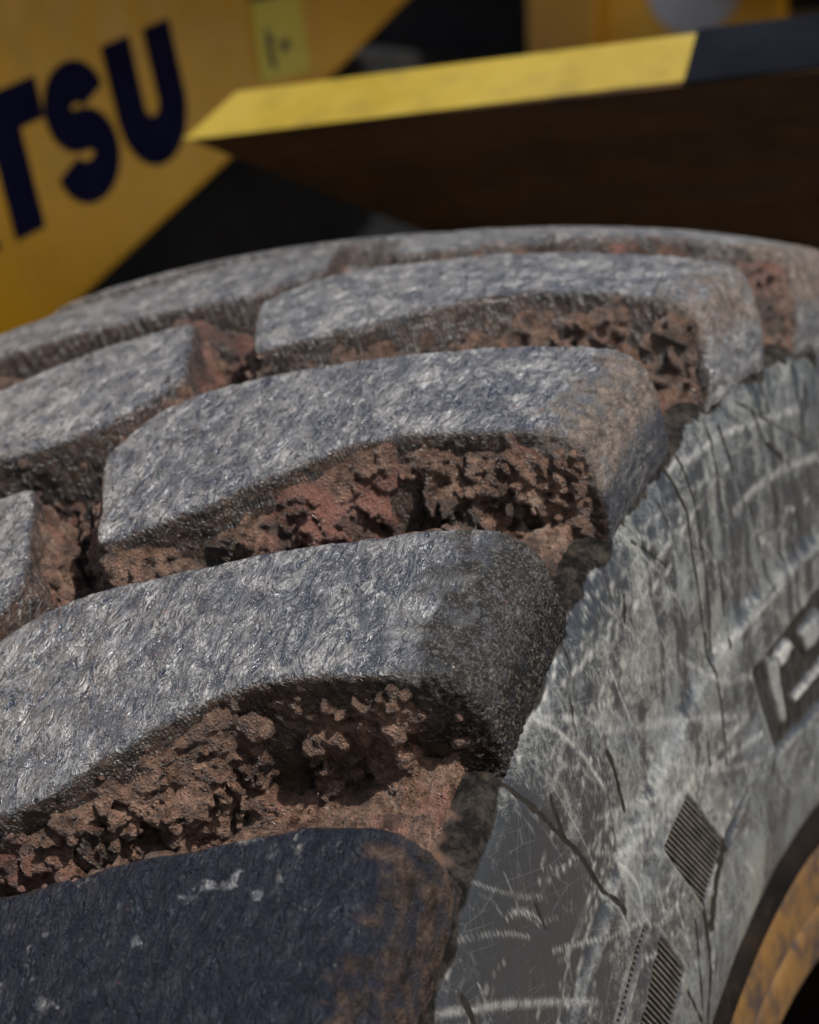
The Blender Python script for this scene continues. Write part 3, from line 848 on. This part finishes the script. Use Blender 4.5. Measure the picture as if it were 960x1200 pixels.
FINE = [(0, 'R', .0014), (1, 'R', .00135), (2, 'R', .00135), (3, 'R', .0018), (4, 'R', .0022), (2, 'L', .0016), (3, 'L', .0018), (4, 'L', .0022), (1, 'L', .003), (-1, 'R', .003), (5, 'R', .003), (5, 'L', .003)]
done = set()
for k, row, h in FINE:
    make_lug(k, row, h, 100 + 7 * k + (50 if row == 'L' else 0)); done.add((k, row))
    if h < .0025: make_mud(k, row, max(h, .0016) if h > .0014 else .00135, 300 + 7 * k + (50 if row == 'L' else 0))
base = {row: make_lug(6, row, .006, 999, False) for row in 'RL'}
done |= {(6, 'R'), (6, 'L')}
for row in 'RL':
    for k in range(-1, NL - 1):
        if (k, row) in done or (k - NL, row) in done: continue
        o = base[row].copy(); col.objects.link(o); o.parent = tyre
        o.rotation_euler = (-(k - 6) * DT, 0, 0)

# ---- rim
def lathe(name, prof, mat, parent, seg=220, t0=0, t1=2 * math.pi):
    prof = np.array(prof); n = seg + 1; th = np.linspace(t0, t1, n)
    V = np.stack([np.repeat(prof[:, 0][:, None], n, 1), prof[:, 1][:, None] * np.sin(th)[None], prof[:, 1][:, None] * np.cos(th)[None]], -1).reshape(-1, 3)
    i, j = np.meshgrid(np.arange(len(prof) - 1), np.arange(n - 1), indexing='ij'); a = (i * n + j).ravel()
    return mesh_np(name, V, np.stack([a, a + 1, a + n + 1, a + n], 1), mat, parent)
def arcp(cx_, cy_, rad, a0, a1, n=8): return [(cx_ + rad * math.cos(R(a)), cy_ + rad * math.sin(R(a))) for a in np.linspace(a0, a1, n)]
rim = lathe('rim', [(.20, .452), (.262, .452)] + arcp(.284, .4435, .0115, 90, -60, 10) + [(.286, .432), (.274, .4305), (.268, .428)], M_RIMD, None)
rim.parent = wheel; rim.matrix_parent_inverse = wheel_inv
lathe('lock_ring', [(.274, .4315)] + arcp(.280, .4220, .0085, 80, 10, 6) + [(.2895, .413), (.2895, .402)] + arcp(.281, .400, .008, 0, -60, 5) + [(.277, .391)], M_RIM, rim)
lathe('bead_ring', [(.274, .390)] + arcp(.276, .380, .009, 80, 0, 6) + [(.285, .372), (.284, .362)] + arcp(.276, .360, .008, 0, -60, 5) + [(.262, .350)], M_RIM, rim)
lathe('rim_well', [(.266, .352), (.24, .348), (.20, .345), (.10, .342), (.06, .338), (.05, .30), (.05, .22)], M_RIMD, rim)
lathe('wheel_disc', [(.055, .30), (.07, .26), (.09, .20), (.10, .12), (.10, .001)], M_RIM, rim)
for i in range(16):
    a = i * math.tau / 16
    c = np.array((.088, .22 * math.sin(a), .22 * math.cos(a)))
    vs = []; 
    for xx in (-.01, .022):
        for q in range(6):
            b = q * math.tau / 6; vs.append(c + np.array((xx, .016 * math.cos(b), .016 * math.sin(b))))
    fs = [tuple(range(6))[::-1], tuple(range(6, 12))] + [(q, (q + 1) % 6, 6 + (q + 1) % 6, 6 + q) for q in range(6)]
    mesh_np('wheel_nut', vs, fs, M_RIM, rim, smooth=False)

# ------------------------------------------------------------------ the loader behind the wheel
loader = empty('wheel_loader', (-.6, .9, -.812))
l_inv = Matrix.Translation((.6, -.9, .812))
tag(loader, 'yellow wheel loader with navy lettering on its sloping lift arm behind the tyre', 'wheel loader')
def adopt(o): o.parent = loader; o.matrix_parent_inverse = l_inv; return o

def prism(name, pts, thick, to3, mat, bevel=0, parent=None):
    """extrude a 2-D outline; to3(u, v, w) gives the point, w from 0 to -thick"""
    n = len(pts)
    vs = [to3(u, v, 0) for u, v in pts] + [to3(u, v, -thick) for u, v in pts]
    fs = [tuple(range(n)), tuple(range(2 * n - 1, n - 1, -1))] + [(i, n + i, n + (i + 1) % n, (i + 1) % n) for i in range(n)]
    o = mesh_np(name, vs, fs, mat, parent, smooth=False)
    if bevel:
        b = o.modifiers.new('bevel', 'BEVEL'); b.width = bevel; b.segments = 3; b.limit_method = 'ANGLE'
    return o

XB = -.60
onx = lambda u, v, w: (XB + w, u, v)
arm = adopt(prism('lift_arm', [(-.60, .26), (.10, .605), (.452, .793), (.733, .932), (.988, 1.045), (1.171, 1.141), (1.55, 1.33), (1.55, 1.80), (-.60, .90)], .08, onx, M_YEL, .008))
PHI = R(17); ey, ez = math.cos(PHI), math.sin(PHI); OX, OY = .394, .863
def letter_pt(a, b, w): return (XB + .0016 + w, OX + a * ey - b * ez, OY + a * ez + b * ey)
def strokes(paths, w):
    """union of butt-ended thick strokes as separate quads strips -> one mesh (verts, faces)"""
    vs, fs = [], []
    for P in paths:
        P = np.array(P, float); T = np.gradient(P, axis=0); T /= np.linalg.norm(T, axis=1)[:, None]
        N = np.stack([-T[:, 1], T[:, 0]], 1); b = len(vs)
        for p, n in zip(P, N):
            vs += [tuple(p + n * w / 2), tuple(p - n * w / 2)]
        for i in range(len(P) - 1): fs.append((b + 2 * i, b + 2 * i + 1, b + 2 * i + 3, b + 2 * i + 2))
    return vs, fs
H_ = .136; SW = .050
def arc2(cx_, cy_, rx, ry, a0, a1, n=18): return [(cx_ + rx * math.cos(R(a)), cy_ + ry * math.sin(R(a))) for a in np.linspace(a0, a1, n)]
def letter(vs, fs, x0, dz=0.0):
    n = len(vs)
    V = [letter_pt(x0 + a, b, dz) for a, b in vs] + [letter_pt(x0 + a, b, -.0014) for a, b in vs]
    Fs = [tuple(f) for f in fs] + [tuple(n + i for i in f[::-1]) for f in fs]
    for f in fs:
        for i in range(len(f)): Fs.append((f[i], n + f[i], n + f[(i + 1) % len(f)], f[(i + 1) % len(f)]))
    mesh_np('letter', V, Fs, M_NAVY, arm, smooth=False)
h = SW / 2
# U
letter(*strokes([[(h, H_), (h, .064)] + arc2(.064, .062, .064 - h, .062 - h, 180, 360, 24) + [(.128 - h, .064), (.128 - h, H_)]], SW), .158)
# S
sw = .043; q = sw / 2
s_path = [(.092, .098)] + arc2(.051, .0935 - .001, .0285, .0345 - q * .0, 20, 90, 8)[1:] 
s_path = arc2(.054, .0925, .0315, .0235, 8, 270, 26) + arc2(.054, .0435, .0345, .0255, 90, -172, 26)[1:]
letter(*strokes([s_path], .041), .040)
# T
letter([(-.085, H_), (-.085, H_ - .040), (-.047, H_ - .040), (0, H_ - .040), (.040, H_ - .040), (.040, H_), (-.047, 0), (0, 0)], [(0, 1, 2, 3, 4, 5), (2, 6, 7, 3)], 0)
# A, M, O, K (outside the picture to the left)
letter([(-.128, 0), (-.078, H_), (-.040, H_), (.010, 0), (-.036, 0), (-.044, .022), (-.076, .022), (-.084, 0)], [(0, 7, 6, 1), (1, 6, 5, 2), (2, 5, 4, 3)], -.082)
letter([(0, 0), (0, H_), (.044, H_), (.070, .05), (.096, H_), (.14, H_), (.14, 0), (.098, 0), (.098, .06), (.07, .0), (.042, .06), (.042, 0)], [(0, 11, 10, 1), (1, 10, 2), (2, 10, 9, 3), (3, 9, 8, 4), (4, 8, 5), (5, 8, 7, 6)], -.365)
letter(*strokes([arc2(.062, H_ / 2, .062 - h, H_ / 2 - h, 0, 360, 40)], SW), -.505)
letter([(0, 0), (0, H_), (.045, H_), (.045, .075), (.085, H_), (.135, H_), (.085, .068), (.138, 0), (.085, 0), (.045, .055), (.045, 0)], [(0, 10, 3, 1), (1, 3, 2), (9, 3, 4, 6), (4, 5, 6), (9, 6, 7, 8)], -.66)
# warning sticker
stk = prism('warning_sticker', [(.782, 1.17), (.804, 1.019), (.912, 1.040), (.888, 1.18)], .0015, lambda u, v, w: (XB + .0022 + w, u, v), M_STICK, 0, arm)
pic = [(.815, 1.085), (.826, 1.072), (.835, 1.075), (.830, 1.060), (.838, 1.040), (.828, 1.036), (.822, 1.050), (.818, 1.066)]
prism('pictogram', pic, .0008, lambda u, v, w: (XB + .0030 + w, u, v), M_BLACK, 0, arm)
prism('pictogram', [(.848, 1.068), (.868, 1.074), (.866, 1.060), (.850, 1.056)], .0008, lambda u, v, w: (XB + .0030 + w, u, v), M_BLACK, 0, arm)
prism('print_line', [(.79, 1.112), (.86, 1.126), (.86, 1.120), (.79, 1.106)], .0008, lambda u, v, w: (XB + .0030 + w, u, v), M_BLACK, 0, arm)

# fender: sloping plate over the wheel with a bent pale-yellow front edge
YF = .30
fender = adopt(mesh_np('fender', [(-.372, YF + .004, .924), (.60, YF + .004, .934), (.60, .75, .868), (-.372, .75, .840), (.60, 1.25, .60), (-.372, 1.25, .58),
                                  (-.350, YF + .07, .955), (.60, YF + .07, .965), (.60, .75, .905), (-.350, .75, .880), (.60, 1.25, .63), (-.350, 1.25, .61)],
                       [(0, 3, 2, 1), (3, 5, 4, 2), (6, 7, 8, 9), (9, 8, 10, 11), (0, 6, 9, 3), (3, 9, 11, 5), (5, 11, 10, 4), (1, 2, 8, 7), (2, 4, 10, 8), (0, 1, 7, 6)], M_UNDER, smooth=False))
edge = prism('fender_edge', [(-.376, .9225), (.085, .9325), (.074, .9742), (-.352, .9655)], .006, lambda u, v, w: (u, YF - .003 - w + (v - .9225) * 1.3, v), M_YEL2, .0015, fender)
flap = prism('rubber_trim', [(.086, .9300), (.60, .941), (.60, .985), (.077, .9772)], .012, lambda u, v, w: (u, YF - .009 - w + (v - .9225) * 1.3, v), M_FLAP, .002, fender)
adopt(prism('fender_bracket', [(.42, .80), (.55, .60), (1.1, .50), (1.1, .75), (.70, .835)], .04, lambda u, v, w: (-.40 + w, u, v), M_UNDER, .004))

# dark frame, cab parts in the gap above the fender, and two shade slabs added out of view
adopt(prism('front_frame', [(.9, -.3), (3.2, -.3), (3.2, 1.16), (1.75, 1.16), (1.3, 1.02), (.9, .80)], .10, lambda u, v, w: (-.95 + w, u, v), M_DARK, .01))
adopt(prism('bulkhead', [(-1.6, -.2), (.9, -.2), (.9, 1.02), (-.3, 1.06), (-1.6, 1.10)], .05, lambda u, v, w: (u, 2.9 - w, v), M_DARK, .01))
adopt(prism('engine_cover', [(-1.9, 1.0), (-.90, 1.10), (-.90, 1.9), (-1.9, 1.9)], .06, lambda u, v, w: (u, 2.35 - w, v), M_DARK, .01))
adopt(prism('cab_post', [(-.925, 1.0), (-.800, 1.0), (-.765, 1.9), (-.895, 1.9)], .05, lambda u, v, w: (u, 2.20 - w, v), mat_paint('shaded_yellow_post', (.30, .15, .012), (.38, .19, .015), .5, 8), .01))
panel = adopt(prism('cab_panel', [(-.87, .95), (-.485, .95), (-.465, 1.9), (-.84, 1.9)], .04, lambda u, v, w: (u, 2.24 - w, v), M_YEL, .01))
circ = [(-.626 + .082 * math.cos(a), 1.262 + .082 * math.sin(a)) for a in np.linspace(0, math.tau, 40, endpoint=False)]
prism('round_sticker', circ, .002, lambda u, v, w: (u, 2.238 - .003 - w, v), M_WHITE, 0, panel)
adopt(prism('grey_cover', [(-.74, 1.13), (.30, 1.10), (.30, 1.9), (-.74, 1.9)], .04, lambda u, v, w: (u, 2.60 - w, v), mat_paint('dull_beige_cover', (.16, .14, .11), (.22, .19, .15), .6, 6), .01))
adopt(prism('arm_shade_slab', [(-.597, -.15), (-.17, -.15), (-.17, 3.1), (-.597, 3.1)], .06, lambda u, v, w: (u, v, 1.30 + w), M_DARK, .012))  # unseen slab, added to keep the sun off the lift arm
adopt(prism('panel_shade_slab', [(-1.7, 1.6), (.0, 1.6), (.0, 3.4), (-1.7, 3.4)], .08, lambda u, v, w: (u, v, 2.05 + w), M_YEL, .02))  # out-of-view slab added to shade the cab panel
